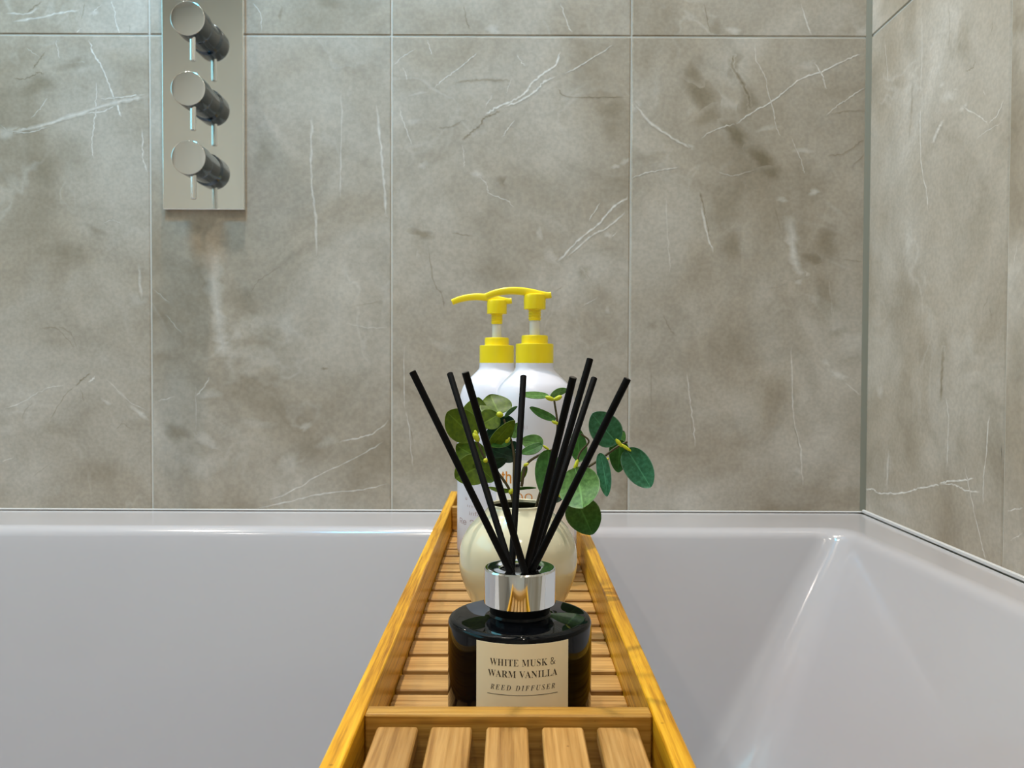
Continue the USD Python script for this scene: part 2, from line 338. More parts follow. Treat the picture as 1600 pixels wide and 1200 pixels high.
# marks seen in the photograph, in pixels: ('v' or 'd', width px, strength, points...)  /  ('b' or 's', rx, ry, angle deg, strength, centre)
MARKS = [
 # left-hand tile
 ('v', 3.0, .75, (139, 62), (146, 84), (158, 102), (170, 132), (183, 165), (189, 183)), ('v', 2.2, .6, (151, 128), (150, 155), (149, 178), (146, 200), (144, 226), (145, 248)),
 ('v', 2.6, .55, (228, 155), (200, 155), (178, 166), (160, 174), (130, 178)), ('v', 2.2, .5, (228, 147), (190, 152), (155, 155)), ('v', 8, .35, (228, 152), (180, 160), (110, 182), (60, 198), (20, 206)),
 ('v', 2.0, .5, (75, 198), (50, 206), (20, 206)), ('b', 26, 9, 8, .55, (12, 207)), ('v', 1.8, .4, (76, 152), (62, 170), (48, 186)), ('v', 1.6, .5, (87, 62), (91, 80), (92, 92)),
 ('v', 1.6, .35, (40, 74), (62, 90)), ('d', 2.6, .8, (72, 80), (60, 96), (50, 108)), ('d', 2.2, .7, (20, 121), (36, 124), (52, 118), (60, 113), (70, 118)), ('s', 34, 16, 10, .5, (64, 132)),
 ('s', 30, 12, 5, .45, (118, 100)), ('d', 1.6, .4, (98, 97), (132, 97)), ('v', 3.0, .5, (222, 200), (223, 230), (224, 252), (231, 270)), ('v', 1.6, .35, (160, 350), (176, 344), (190, 350)),
 ('s', 46, 30, 20, .35, (100, 245)), ('s', 16, 8, -15, .4, (150, 360)), ('s', 40, 22, 0, .28, (110, 395)), ('v', 1.5, .4, (0, 195), (20, 205), (80, 198)),
 ('d', 1.8, .4, (60, 515), (86, 512), (104, 528), (116, 545)), ('d', 1.6, .4, (90, 510), (110, 520), (122, 548)), ('v', 2.0, .45, (5, 640), (35, 628), (70, 608), (100, 602)),
 ('d', 3.0, .8, (118, 604), (130, 592), (142, 583)), ('v', 3.4, .7, (137, 598), (150, 588)), ('v', 2, .4, (165, 592), (200, 625), (228, 642)), ('b', 16, 5, -35, .8, (218, 645)), ('b', 8, 4, -25, .6, (166, 628)), ('b', 9, 4, -40, .5, (190, 616)),
 ('d', 1.6, .45, (116, 604), (100, 620), (76, 660)), ('d', 1.8, .45, (126, 608), (132, 630)), ('d', 1.6, .4, (181, 672), (192, 662), (206, 672)), ('d', 1.6, .4, (34, 660), (40, 640), (52, 630)), ('v', 2, .5, (2, 722), (22, 714)),
 ('d', 1.5, .35, (50, 746), (86, 718)), ('s', 26, 18, 10, .35, (84, 670)), ('b', 30, 40, 0, .18, (60, 450)), ('v', 6, .35, (216, 410), (222, 470)), ('b', 12, 16, 0, .3, (214, 468)),
 # second tile (behind the shower control)
 ('v', 2.0, .4, (240, 453), (266, 473)), ('v', 2.6, .35, (258, 490), (284, 522)), ('d', 2.0, .35, (388, 462), (405, 438), (440, 416)), ('v', 5, .35, (488, 180), (486, 240), (487, 290), (493, 340), (495, 400)), ('v', 3, .3, (534, 140), (533, 250), (530, 310)),
 ('v', 5, .4, (588, 160), (596, 240), (601, 300), (603, 340)), ('v', 30, .26, (328, 376), (334, 440), (344, 520), (352, 560)), ('s', 26, 60, 0, .25, (385, 480)), ('s', 26, 36, 10, .4, (412, 528)), ('v', 2, .5, (245, 626), (275, 620)), ('v', 3, .5, (305, 620), (318, 606), (328, 588)),
 ('b', 22, 8, 15, .45, (328, 616)), ('s', 26, 14, -25, .6, (276, 676)), ('b', 22, 14, -30, .45, (322, 688)), ('b', 26, 30, 0, .35, (320, 728)), ('v', 2, .3, (306, 600), (306, 680)), ('b', 26, 10, 0, .3, (400, 662)),
 ('v', 3, .5, (608, 656), (585, 676), (560, 684), (530, 690)), ('b', 12, 6, 40, .55, (478, 666)), ('b', 22, 16, 20, .4, (450, 725)), ('b', 16, 12, 10, .35, (512, 690)), ('v', 2.6, .55, (606, 756), (560, 766), (500, 772), (460, 782), (400, 795)), ('v', 2.4, .5, (600, 690), (550, 718), (500, 742), (450, 770), (420, 782)),
 ('s', 40, 30, 30, .25, (540, 600)), ('s', 18, 34, 0, .35, (414, 240)), ('d', 1.8, .3, (545, 480), (600, 470)), ('v', 2, .3, (540, 505), (575, 512), (606, 512)), ('s', 5, 3, 0, .7, (507, 576)), ('b', 26, 26, 0, .2, (250, 540)),
 # third tile (behind the pump bottles)
 ('v', 2.0, .55, (667, 62), (672, 76), (674, 86)), ('v', 1.8, .4, (613, 103), (630, 88), (650, 76)), ('v', 2.2, .55, (678, 138), (695, 122), (715, 108), (735, 92), (745, 83)), ('v', 1.6, .45, (628, 104), (634, 115), (636, 126)),
 ('v', 1.8, .5, (624, 168), (628, 185), (636, 205), (644, 228)), ('b', 12, 5, 0, .4, (645, 190)), ('b', 12, 3, 10, .45, (654, 146)), ('v', 4.0, .65, (876, 80), (868, 102), (850, 114), (832, 130), (818, 147), (800, 158), (775, 168), (757, 180)),
 ('v', 4.0, .6, (868, 120), (850, 128), (835, 143), (812, 158), (790, 165)), ('d', 3.4, .9, (782, 173), (768, 180), (757, 184), (748, 198), (735, 208), (722, 220)), ('v', 2, .45, (770, 148), (755, 172)), ('v', 2.4, .5, (958, 70), (930, 88), (905, 104), (882, 115)),
 ('d', 2.4, .55, (873, 138), (880, 150), (905, 152), (935, 152), (978, 153)), ('d', 4.2, .5, (705, 130), (740, 126), (770, 125), (798, 127)), ('d', 3, .45, (682, 200), (705, 198), (728, 186)), ('v', 2.2, .5, (805, 187), (793, 202), (785, 214)), ('v', 1.8, .35, (800, 120), (790, 150)),
 ('v', 2.0, .35, (722, 225), (725, 250), (726, 262)), ('v', 2, .5, (807, 85), (815, 97), (822, 104)), ('b', 9, 7, 0, .6, (745, 272)), ('v', 2.2, .45, (748, 275), (760, 288), (764, 302), (790, 312), (803, 325)), ('s', 12, 8, 0, .5, (786, 282)), ('s', 30, 8, 0, .35, (820, 282)),
 ('b', 8, 7, 0, .5, (661, 258)), ('b', 10, 6, 30, .5, (978, 252)), ('b', 6, 5, 0, .6, (962, 260)), ('v', 4.0, .6, (982, 308), (960, 322), (935, 350), (915, 366), (895, 384), (870, 410)), ('v', 3.2, .55, (978, 330), (950, 355), (925, 368), (885, 402)), ('v', 2.2, .5, (938, 316), (928, 332), (919, 346)),
 ('b', 6, 9, 0, .55, (843, 365)), ('b', 14, 12, -30, .45, (860, 400)), ('b', 6, 6, 0, .6, (950, 367)), ('v', 2, .45, (965, 362), (955, 372)), ('s', 18, 9, -10, .7, (660, 366)), ('d', 2, .6, (705, 364), (742, 369)), ('d', 2.4, .45, (668, 380), (678, 440), (690, 460), (694, 483)),
 ('s', 14, 12, 20, .45, (912, 425)), ('d', 2, .4, (908, 418), (925, 440)), ('d', 1.8, .45, (868, 455), (880, 447)), ('v', 2, .4, (908, 480), (935, 464)), ('b', 5, 6, 0, .5, (949, 485)), ('b', 26, 9, -30, .3, (690, 540)), ('b', 10, 9, 0, .45, (647, 396)), ('b', 24, 60, 0, .2, (632, 340)),
 ('v', 2.0, .45, (632, 540), (631, 600), (633, 640)), ('v', 2.2, .5, (634, 640), (640, 680), (645, 730)), ('d', 1.6, .4, (636, 650), (648, 700)), ('s', 60, 40, 10, .22, (860, 290)), ('s', 30, 70, 0, .22, (770, 430)), ('s', 26, 16, 0, .35, (955, 170)), ('s', 12, 26, 0, .3, (952, 205)),
 # right-hand tile of the back wall
 ('v', 2.6, .65, (1345, 84), (1325, 92), (1283, 112), (1250, 124), (1220, 148), (1200, 162), (1178, 174), (1150, 193)), ('v', 2.2, .5, (1148, 194), (1120, 202), (1095, 216)), ('v', 2.6, .55, (1270, 96), (1282, 112), (1287, 126), (1291, 140)), ('v', 2.0, .5, (1352, 136), (1325, 154), (1308, 165), (1290, 182)),
 ('v', 1.8, .45, (1180, 66), (1182, 95), (1196, 120), (1200, 145), (1208, 170), (1212, 195), (1220, 215)), ('v', 1.8, .4, (1236, 215), (1245, 235), (1254, 260), (1257, 272)), ('d', 6, .7, (1148, 84), (1144, 104), (1158, 126), (1170, 152), (1172, 172)), ('s', 12, 20, -20, .6, (1148, 98)), ('s', 16, 28, 15, .55, (1170, 158)),
 ('s', 24, 34, 20, .75, (1096, 150)), ('s', 14, 20, 20, .6, (1082, 116)), ('s', 20, 20, 20, .6, (1108, 182)), ('s', 28, 16, -38, .85, (1150, 210)), ('s', 26, 20, -40, .85, (1192, 250)), ('s', 16, 16, 0, .6, (1205, 270)), ('b', 36, 14, -30, .35, (1136, 160)), ('b', 34, 30, 0, .22, (1120, 110)),
 ('b', 10, 9, 0, .6, (992, 165)), ('v', 5, .4, (990, 160), (1015, 190), (1050, 215), (1080, 232)), ('b', 8, 4, -30, .6, (1078, 229)), ('v', 2.2, .55, (985, 278), (1005, 272), (1030, 266), (1060, 262)), ('s', 26, 9, 20, .35, (1020, 245)), ('b', 16, 6, 15, .35, (1200, 200)), ('b', 14, 6, 0, .45, (1255, 235)), ('b', 16, 8, 0, .4, (1262, 102)),
 ('d', 2.4, .5, (1296, 178), (1325, 174), (1352, 172)), ('d', 2.4, .5, (1292, 243), (1315, 241), (1340, 225), (1352, 218)), ('d', 3, .45, (1330, 262), (1352, 240)), ('v', 2, .35, (1120, 268), (1145, 274), (1180, 266)), ('b', 9, 6, 0, .7, (1272, 300)), ('b', 10, 5, 0, .5, (1222, 312)), ('b', 16, 10, 10, .35, (1152, 294)),
 ('d', 3, .6, (1092, 298), (1098, 318), (1103, 345), (1110, 372)), ('v', 4, .5, (1096, 318), (1106, 370), (1115, 395)), ('s', 40, 40, 0, .45, (1130, 330)), ('s', 16, 40, 8, .5, (1145, 385)), ('v', 3, .3, (1040, 305), (1044, 380), (1048, 430)), ('d', 2.4, .35, (1208, 318), (1222, 365)), ('v', 22, .32, (1234, 335), (1240, 400), (1252, 435)),
 ('b', 8, 6, 0, .7, (1256, 428)), ('b', 8, 5, 0, .5, (1248, 440)), ('s', 18, 12, 0, .6, (1272, 405)), ('s', 22, 30, 0, .5, (1292, 380)), ('d', 2.2, .4, (1318, 404), (1350, 410)), ('s', 24, 46, 0, .55, (1290, 470)), ('s', 16, 10, 0, .4, (1310, 520)), ('d', 2, .3, (1296, 440), (1303, 510)), ('s', 30, 60, 0, .3, (1195, 390)),
 ('d', 2.6, .4, (1036, 490), (1046, 512), (1054, 524)), ('s', 10, 8, 0, .35, (1020, 508)), ('v', 2.6, .45, (1237, 540), (1238, 600), (1240, 650), (1252, 710), (1254, 760)), ('d', 1.8, .5, (1236, 560), (1238, 590), (1241, 660), (1250, 705)), ('b', 20, 6, -20, .75, (1310, 586)), ('b', 8, 5, -20, .6, (1290, 566)), ('v', 3, .5, (1318, 596), (1345, 618)),
 ('v', 2.2, .5, (1073, 578), (1077, 620), (1083, 660), (1086, 700)), ('d', 1.6, .4, (1078, 640), (1084, 690)), ('d', 2.2, .3, (1017, 565), (1017, 650)), ('b', 26, 60, 0, .16, (1170, 640)), ('s', 22, 60, 0, .22, (1215, 600)), ('b', 5, 8, 30, .5, (1247, 735)), ('s', 24, 30, 0, .3, (1330, 780)), ('b', 40, 20, 0, .15, (1240, 780)),
 # top row
 ('v', 2.4, .6, (174, 0), (178, 15), (182, 35), (187, 55)), ('v', 1.8, .5, (160, 6), (148, 16), (146, 26)), ('b', 7, 5, 20, .6, (147, 20)), ('v', 4, .4, (8, 20), (40, 22), (62, 12)), ('v', 4, .45, (20, 34), (60, 28), (95, 20), (125, 16)), ('d', 2.4, .6, (40, 22), (55, 10), (66, 2)), ('d', 2, .5, (132, 4), (130, 18), (126, 32)), ('v', 1.8, .4, (128, 42), (118, 54)),
 ('d', 2, .35, (202, 38), (203, 48), (192, 56)), ('v', 1.8, .4, (395, 4), (408, 24), (408, 50)), ('d', 5, .45, (440, 8), (436, 36)), ('s', 18, 14, 0, .45, (512, 4)), ('d', 2.2, .5, (725, 6), (728, 30), (735, 48)), ('b', 12, 8, 0, .6, (770, 46)), ('v', 3, .45, (876, 4), (886, 36), (894, 52)), ('d', 2.4, .5, (1100, 4), (1106, 34), (1112, 55)), ('s', 12, 14, 0, .4, (1118, 44)), ('b', 12, 8, 0, .65, (1146, 48)), ('v', 3, .5, (1252, 4), (1260, 36), (1268, 55)),
]
RMARKS = [
 ('b', 9, 7, 0, .75, (1490, 148)), ('b', 14, 10, 20, .5, (1482, 150)), ('b', 6, 5, 0, .6, (1505, 168)), ('b', 5, 5, 0, .5, (1472, 132)), ('v', 2, .5, (1500, 165), (1530, 182), (1545, 196)), ('v', 2.4, .55, (1568, 156), (1558, 180), (1545, 192)), ('v', 1.6, .4, (1568, 190), (1540, 206), (1525, 218)),
 ('v', 2.4, .6, (1438, 160), (1438, 210), (1440, 260), (1448, 300), (1450, 330)), ('v', 3, .35, (1440, 20), (1441, 80), (1438, 150)), ('v', 2.6, .45, (1382, 60), (1386, 100), (1388, 130)), ('d', 6, .35, (1426, 120), (1424, 180), (1420, 220)), ('v', 9, .4, (1475, 185), (1465, 205), (1456, 225)), ('d', 1.8, .6, (1525, 90), (1520, 106), (1508, 112)),
 ('d', 1.8, .4, (1482, 10), (1484, 40), (1482, 80)), ('d', 1.6, .4, (1552, 30), (1548, 58)), ('v', 2, .4, (1536, 140), (1540, 150)), ('s', 26, 40, 0, .3, (1530, 350)), ('s', 20, 30, 0, .35, (1505, 60)), ('b', 12, 40, 0, .2, (1420, 400)), ('d', 1.6, .35, (1514, 270), (1510, 295)),
 ('v', 3.0, .75, (1352, 765), (1364, 764), (1372, 770), (1395, 771), (1420, 768), (1440, 762), (1466, 757), (1480, 752), (1505, 751), (1522, 747)), ('v', 2.4, .6, (1466, 757), (1490, 757), (1508, 766), (1532, 768)), ('v', 2.4, .6, (1545, 647), (1542, 690), (1540, 720), (1537, 745), (1536, 790)), ('v', 2.2, .55, (1508, 730), (1515, 765), (1524, 810), (1534, 850), (1541, 878)),
 ('d', 9, .6, (1474, 540), (1472, 580), (1470, 630)), ('v', 2.0, .6, (1478, 620), (1482, 650), (1481, 690), (1480, 735)), ('b', 7, 14, 20, .5, (1375, 612)), ('s', 30, 40, 0, .35, (1425, 690)), ('b', 14, 20, 0, .3, (1388, 725)), ('b', 30, 16, 0, .25, (1400, 790)), ('v', 10, .3, (1388, 700), (1386, 770)), ('s', 18, 60, 0, .3, (1555, 690)),
 ('d', 2, .4, (1545, 460), (1535, 490)), ('d', 1.8, .5, (1550, 500), (1546, 480)), ('s', 10, 30, 0, .3, (1475, 540)), ('b', 20, 26, 0, .2, (1500, 545)), ('v', 2, .55, (1574, 800), (1585, 796), (1599, 793)), ('v', 1.6, .4, (1578, 845), (1599, 832)), ('v', 1.8, .4, (1590, 380), (1583, 420)), ('s', 14, 60, 0, .3, (1590, 560)), ('s', 22, 26, 0, .4, (1590, 40)),
]

def to_marks(lst, proj, ppm):
    out = []
    for i, q in enumerate(sorted(lst, key=lambda q: 'bsdv'.index(q[0]))):          # thin veins lie over the broad stains
        if q[0] in 'vd':
            w = q[1] / 2 / 1247 * (1.0 if q[0] == 'v' else 1.2)
            out.append(vein([proj(*p) for p in q[3:]], w, q[2], q[0] == 'd', jit=1.0, seed=i))
        else:
            out.append(blob(proj(*q[5]), q[1] * ppm / 1247, q[2] / 1247, math.radians(q[3]), q[4] * (0.95 if q[0] == 's' else 0.5), q[0] == 's', seed=i))
    return out

bm = to_marks(MARKS, lambda x, y: on_y(x, y, D)[[0, 2]], 1.15)
rm = to_marks(RMARKS, lambda x, y: on_x(x, y, XR)[[1, 2]], 1.6)

back = thing('wall_back', 'taupe marble-effect tiled wall behind the bath', 'wall', kind='structure')
obj('grout_bed', cbox(XL, XR + .02, D + .0015, D + .06, 0, CEIL, .0004), 'grout', back)
cols = [-0.4515 - TW * 4, -0.4515 - TW * 3, -0.4515 - TW * 2, -0.4515 - TW, -0.4515, -0.1508, 0.1467, 0.4427]
cols[0] = XL
rows = [(0.0, ZJ - TH), (ZJ - TH, ZJ), (ZJ, ZJ + TH), (ZJ + TH, CEIL)]
for z0, z1 in rows:
    for u0, u1 in zip(cols, cols[1:]):
        V, Fc, p, s = tile_mesh(u0 + G, u1 - G, z0 + G, z1 - G, bm)
        V = to_back(V)
        obj('tile', (V, Fc), 'marble_tile', back, attrs={'pale': p, 'stain': s})

right = thing('wall_right', 'taupe marble-effect tiled wall at the right end of the bath', 'wall', kind='structure')
obj('grout_bed', cbox(XR + .0015, XR + .06, YN, D + .06, 0, CEIL, .0004), 'grout', right)
yc = [1.0575, 0.7594]
while yc[-1] - TW > YN: yc.append(yc[-1] - TW)
yc.append(YN)
for z0, z1 in rows:
    for u1, u0 in zip(yc, yc[1:]):
        V, Fc, p, s = tile_mesh(u0 + G, u1 - G, z0 + G, z1 - G, rm)
        obj('tile', (to_right(V), Fc[:, ::-1]), 'marble_tile', right, attrs={'pale': p, 'stain': s})

t = thing('trim_1', 'dark grey sealant strip in the corner between the tiled walls', 'sealant', kind='structure')
q = np.array([(0, 0), (-.0055, 0), (-.0040, -.0020), (-.0020, -.0040), (0, -.0055)])
strip = trimesh.creation.extrude_polygon(Polygon(q), 1.8, engine='earcut'); strip.apply_translation((XR, D, RIM))
obj('strip', strip, 'sealant', t)

left = thing('wall_left', 'painted end wall with the unseen window', 'wall', kind='structure')
WY0, WY1, WZ0, WZ1 = -0.45, 0.95, 1.22, 1.90
for a in ((XL - .12, XL, YN, WY0, 0, CEIL), (XL - .12, XL, WY1, D + .06, 0, CEIL), (XL - .12, XL, WY0, WY1, 0, WZ0), (XL - .12, XL, WY0, WY1, WZ1, CEIL)):
    obj('panel', cbox(*a, .0005), 'paint', left)
near = tag(obj('wall_near', cbox(XL, XR, YN - .1, YN, 0, CEIL, .001), 'pale_paint'), 'unseen wall behind the camera, kept pale to brighten the shower plate', 'wall', kind='structure')  # out of view; pale so that the shower plate reflects brighter
tag(obj('ceiling', cbox(XL - .12, XR + .06, YN - .1, D + .06, CEIL, CEIL + .1, .001), 'ceiling_paint'), 'white painted ceiling', 'ceiling', kind='structure')
tag(obj('floor', cbox(XL - .12, XR + .06, YN - .1, D + .06, -.1, 0, .001), 'floor_stone'), 'grey bathroom floor', 'floor', kind='structure')
dr = thing('door_1', 'white door behind the camera', 'door', kind='structure')
obj('leaf', cbox(-1.15, -.40, YN, YN + .04, 0, 2.0, .002), 'white_gloss', dr)
for z0, z1 in ((.15, .9), (1.0, 1.85)): obj('panel', cbox(-1.05, -.50, YN + .04, YN + .048, z0, z1, .004), 'white_gloss', dr)
hd = obj('handle', tube([(-.47, YN + .04, 1.0), (-.47, YN + .09, 1.0), (-.58, YN + .09, 1.0)], .009), 'chrome', dr, smooth=50)
wn = thing('window_1', 'unseen white framed window, out of view, giving cool light from the left', 'window', kind='structure')  # out of view, placed for cool light and reflections from the left
for a in ((WY0, WY0 + .05, WZ0, WZ1), (WY1 - .05, WY1, WZ0, WZ1), (WY0 + .05, WY1 - .05, WZ0, WZ0 + .05), (WY0 + .05, WY1 - .05, WZ1 - .05, WZ1), (.18, .22, WZ0 + .05, WZ1 - .05)):
    obj('frame', cbox(XL - .07, XL - .02, a[0], a[1], a[2], a[3], .003), 'white_gloss', wn)
wl = UsdLux.RectLight.Define(stage, str(wn.GetPath()) + '/daylight')
wl.CreateWidthAttr(WZ1 - WZ0 - .1); wl.CreateHeightAttr(WY1 - WY0 - .1); wl.CreateIntensityAttr(WIN_POWER); wl.CreateColorAttr(Gf.Vec3f(*WIN_COL))
wl.AddTranslateOp().Set(Gf.Vec3d(XL - .08, (WY0 + WY1) / 2, (WZ0 + WZ1) / 2)); wl.AddRotateYOp().Set(-90)

for x, y, power, where in DOWNLIGHTS:  # out of view, placed to light bath, caddy and tiles from above
    c = thing('ceiling_light', f'unseen round recessed ceiling downlight {where}', 'ceiling light', (x, y, CEIL))
    obj('rim', lathe([(.034, 0), (.046, 0), (.048, -.002), (.046, -.005), (.036, -.005), (.034, -.003), (.034, 0)], 32), 'chrome', c, smooth=40)
    dl = UsdLux.DiskLight.Define(stage, str(c.GetPath()) + '/lamp')
    dl.CreateRadiusAttr(.033); dl.CreateIntensityAttr(DOWN_POWER * power); dl.CreateColorAttr(Gf.Vec3f(*DOWN_COL))
    dl.AddTranslateOp().Set(Gf.Vec3d(0, 0, -.004))

sh = thing('overhead_shower', 'unseen blue lamp above the picture, turned to the tiles to tint them', 'unseen lamp', (-0.42, 0.54, 1.84))  # unseen lamp, placed to throw blue light on the upper tiles
hm = trimesh.transformations.rotation_matrix(math.radians(70), [1, 0, 0])
hh = lathe([(0, 0), (.098, 0), (.1, .002), (.1, .010), (.095, .014), (.03, .022), (.016, .04), (0, .04)], 48); hh.apply_transform(hm)
obj('head', hh, 'chrome', sh, smooth=30)
e = hm[:3, 2] * .038
obj('arm', tube(spline([tuple(e), tuple(e + np.array([0, -.03, .03])), (0, -.08, .12), (0, -.08, CEIL - 1.84)], 6), .010, 16), 'chrome', sh, smooth=40)
sl = UsdLux.DiskLight.Define(stage, str(sh.GetPath()) + '/light_ring')
sl.CreateRadiusAttr(.085); sl.CreateIntensityAttr(LED_POWER); sl.CreateColorAttr(Gf.Vec3f(*LED_COL))
sl.AddRotateXOp().Set(70.0); sl.AddTranslateOp().Set(Gf.Vec3d(0, 0, -.003))

# ------------------------------------------------------------------ bath
def ring(c, z, r, nc=10, ns=6):
    """rounded quad, corners c in order (front-left, front-right, back-right, back-left), counter-clockwise from above"""
    c = np.asarray(c, float); out = []; r = np.broadcast_to(r, 4)
    for i in range(4):
        a, b, d = c[i - 1], c[i], c[(i + 1) % 4]
        p0, p1 = b + nrm(a - b) * r[i], b + nrm(d - b) * r[i]
        for s in np.linspace(0, 1, nc): out.append((1 - s) ** 2 * p0 + 2 * s * (1 - s) * b + s * s * p1)
        n1 = d + nrm(b - d) * r[(i + 1) % 4]
        for s in np.linspace(0, 1, ns + 2)[1:-1]: out.append(p1 + (n1 - p1) * s)
    out = np.array(out); return np.column_stack([out, np.full(len(out), z)])

BX0, BX1, BY0, BY1 = -1.257, XR - .0020, 0.305, D - .0020
def quad(x0, x1b, x1f, y0, y1): return [(x0, y0), (x1f, y0), (x1b, y1), (x0, y1)]
outer = quad(BX0, BX1, BX1, BY0, BY1)
def inset(i): return quad(BX0 + i, BX1 - i, BX1 - i, BY0 + i, BY1 - i)
R = [ring(inset(.03), 0.02, .01), ring(inset(.02), 0.50, .012), ring(inset(.0), RIM - .045, .012), ring(inset(0), RIM - .004, .012), ring(inset(.0015), RIM - .001, .012), ring(inset(.004), RIM, .012)]
def inner(d, z, r): R.append(ring(quad(-1.16 + d, 0.384 - d, 0.414 - d, 0.375 + d, 0.958 - d), z, r))
for d, dz in ((-.004, 0), (0, -.0003), (.004, -.0012), (.0075, -.0032), (.0105, -.0064), (.0125, -.0105)): inner(d, RIM + dz, .032)
def wallring(s, z, r):       # s from 0 to 1 down the slope
    R.append(ring([(-1.147 + .12 * s, .388 + .07 * s), (.4005 - .212 * s, .388 + .07 * s), (.3705 - .200 * s, .9445 - .115 * s), (-1.147 + .12 * s, .9445 - .115 * s)], z, r))
for s in np.linspace(0.03, 1, 12): wallring(s, RIM - .013 - .365 * s, .032 + .055 * s)
last = R[-1]; ctr = np.array([-.42, .665, 0])
for k in range(1, 7):
    a = k / 6 * math.pi / 2; v = last.copy(); v[:, :2] = last[:, :2] + (ctr[:2] - last[:, :2]) * .0
    off = .05 * (1 - math.cos(a)); dirn = np.sign(ctr[:2] - last[:, :2])
    v[:, :2] += dirn * off * np.array([1, .8]); v[:, 2] = last[0, 2] - .035 * math.sin(a); R.append(v)
n = len(R[0]); V = np.vstack(R + [np.array([[ctr[0], ctr[1], R[-1][0, 2]]])]); Fc = []
for i in range(len(R) - 1):
    for j in range(n):
        a, b = i * n + j, i * n + (j + 1) % n
        Fc += [(a, b, b + n), (a, b + n, a + n)]
Fc += [((len(R) - 1) * n + j, (len(R) - 1) * n + (j + 1) % n, len(V) - 1) for j in range(n)]
bath = thing('bathtub', 'white acrylic bathtub set into the tiled corner, under the bamboo caddy', 'bathtub')
obj('shell', trimesh.Trimesh(V, Fc, process=False), 'acrylic', bath, smooth=35)
wb = cat([cbox(XR - .0035, XR - .0002, BY0, D, RIM, RIM + .0045, .001)])
obj('sealant_strip', wb, 'sealant_pale', bath)
obj('sealant_strip', cbox(BX0, XR, D - .0025, D - .0002, RIM, RIM + .0022, .0008), 'sealant_pale', bath)

# ------------------------------------------------------------------ shower control
sv = thing('shower_control', 'chrome three-knob shower control on an upright steel plate on the tiled wall', 'shower valve')
PY = D - .008
obj('plate', rbox(-.433, -.332, PY, D - .0002, .939, 1.262, .0012, 2), 'polished_steel', sv, smooth=30)
for k, zc in enumerate((1.1555, 1.0735, .9925)):
    kx = -.3840
    prof = [(.0185, 0), (.0185, .013), (.0178, .0140), (.0172, .0145), (.0172, .0165), (.0178, .017), (.0198, .0185), (.0204, .020), (.0204, .0425), (.0200, .0432), (0, .0432)]
    kn = lathe(prof, 64); kn.apply_transform(trimesh.transformations.rotation_matrix(math.pi / 2, [1, 0, 0])); kn.apply_translation((kx, PY, zc))
    kp = obj('knob', kn, 'dark_chrome', sv, smooth=30)
    cp = lathe([(0, .0430), (.0199, .0430), (.0203, .0434), (.0202, .0440), (.0195, .0444), (0, .0445)], 64); cp.apply_transform(trimesh.transformations.rotation_matrix(math.pi / 2, [1, 0, 0])); cp.apply_translation((kx, PY, zc))
    obj('end_cap', cp, 'chrome', kp, smooth=30)
    lx, ly = kx + .003, PY - .036
    lv = lathe([(0, 0), (.0026, 0), (.0032, .0006), (.0034, .0014), (.0034, .047), (0, .047)], 24); lv.apply_translation((lx, ly, zc - .0475))
    obj('lever', lv, 'chrome', kp, smooth=30)

# ------------------------------------------------------------------ bamboo bath caddy
ZT = 0.6032                                   # top of the rails
XI, XO = 0.0605, 0.0690
Y0, Y1 = 0.245, 0.967
cd = thing('bath_caddy', 'bamboo slatted bath caddy lying across the bathtub', 'bath caddy')
CX = -0.0010
def rb(*a, r=.0014): return rbox(*a, r, 2)
for s in (-1, 1):
    a, b = sorted((CX + s * XI, CX + s * XO))
    obj('side_rail', rb(a, b, Y0, Y1, RIM + .0003, ZT, r=.0012), 'bamboo_rail', cd, smooth=30)
YB0, YB1 = 0.3508, 0.8630
obj('crossbar', rb(CX - XI, CX + XI, YB0, YB0 + .0094, .5790, ZT - .0004), 'bamboo_bar', cd, smooth=30)
obj('crossbar', rb(CX - XI, CX + XI, YB1, YB1 + .009, .5790, ZT - .0004), 'bamboo_bar', cd, smooth=30)
obj('end_bar', rb(CX - XI, CX + XI, Y1 - .009, Y1, .5790, ZT - .0004), 'bamboo_bar', cd, smooth=30)
obj('end_bar', rb(CX - XI, CX + XI, Y0, Y0 + .009, .5790, ZT - .0004), 'bamboo_bar', cd, smooth=30)
FLOOR = 0.5770
pitch = .0286
ys = .4410 - 3 * pitch
while ys < YB1 + .02:
    obj('slat', rb(CX - XI, CX + XI, ys + .0032, ys + pitch - .0032, FLOOR - .0075, FLOOR, r=.0013), 'bamboo_slat', cd, smooth=30)
    ys += pitch
for xc in (-.0472, -.0247, -.0015, .0216, .0445):
    obj('long_slat', rb(xc - .0087, xc + .0087, Y0 + .009, .3495, .5915, .5985, r=.0015), 'bamboo_long_slat', cd, smooth=30)
for xc in (-.0472, -.0247, -.0015, .0216, .0445):
    obj('long_slat', rb(xc - .0087, xc + .0087, YB1 + .0095, Y1 - .009, .5915, .5985, r=.0015), 'bamboo_long_slat', cd, smooth=30)
for yb in (.30, .90):
    obj('under_batten', rb(CX - XI, CX + XI, yb - .008, yb + .008,   .5840, .5915), 'bamboo_bar', cd, smooth=30)

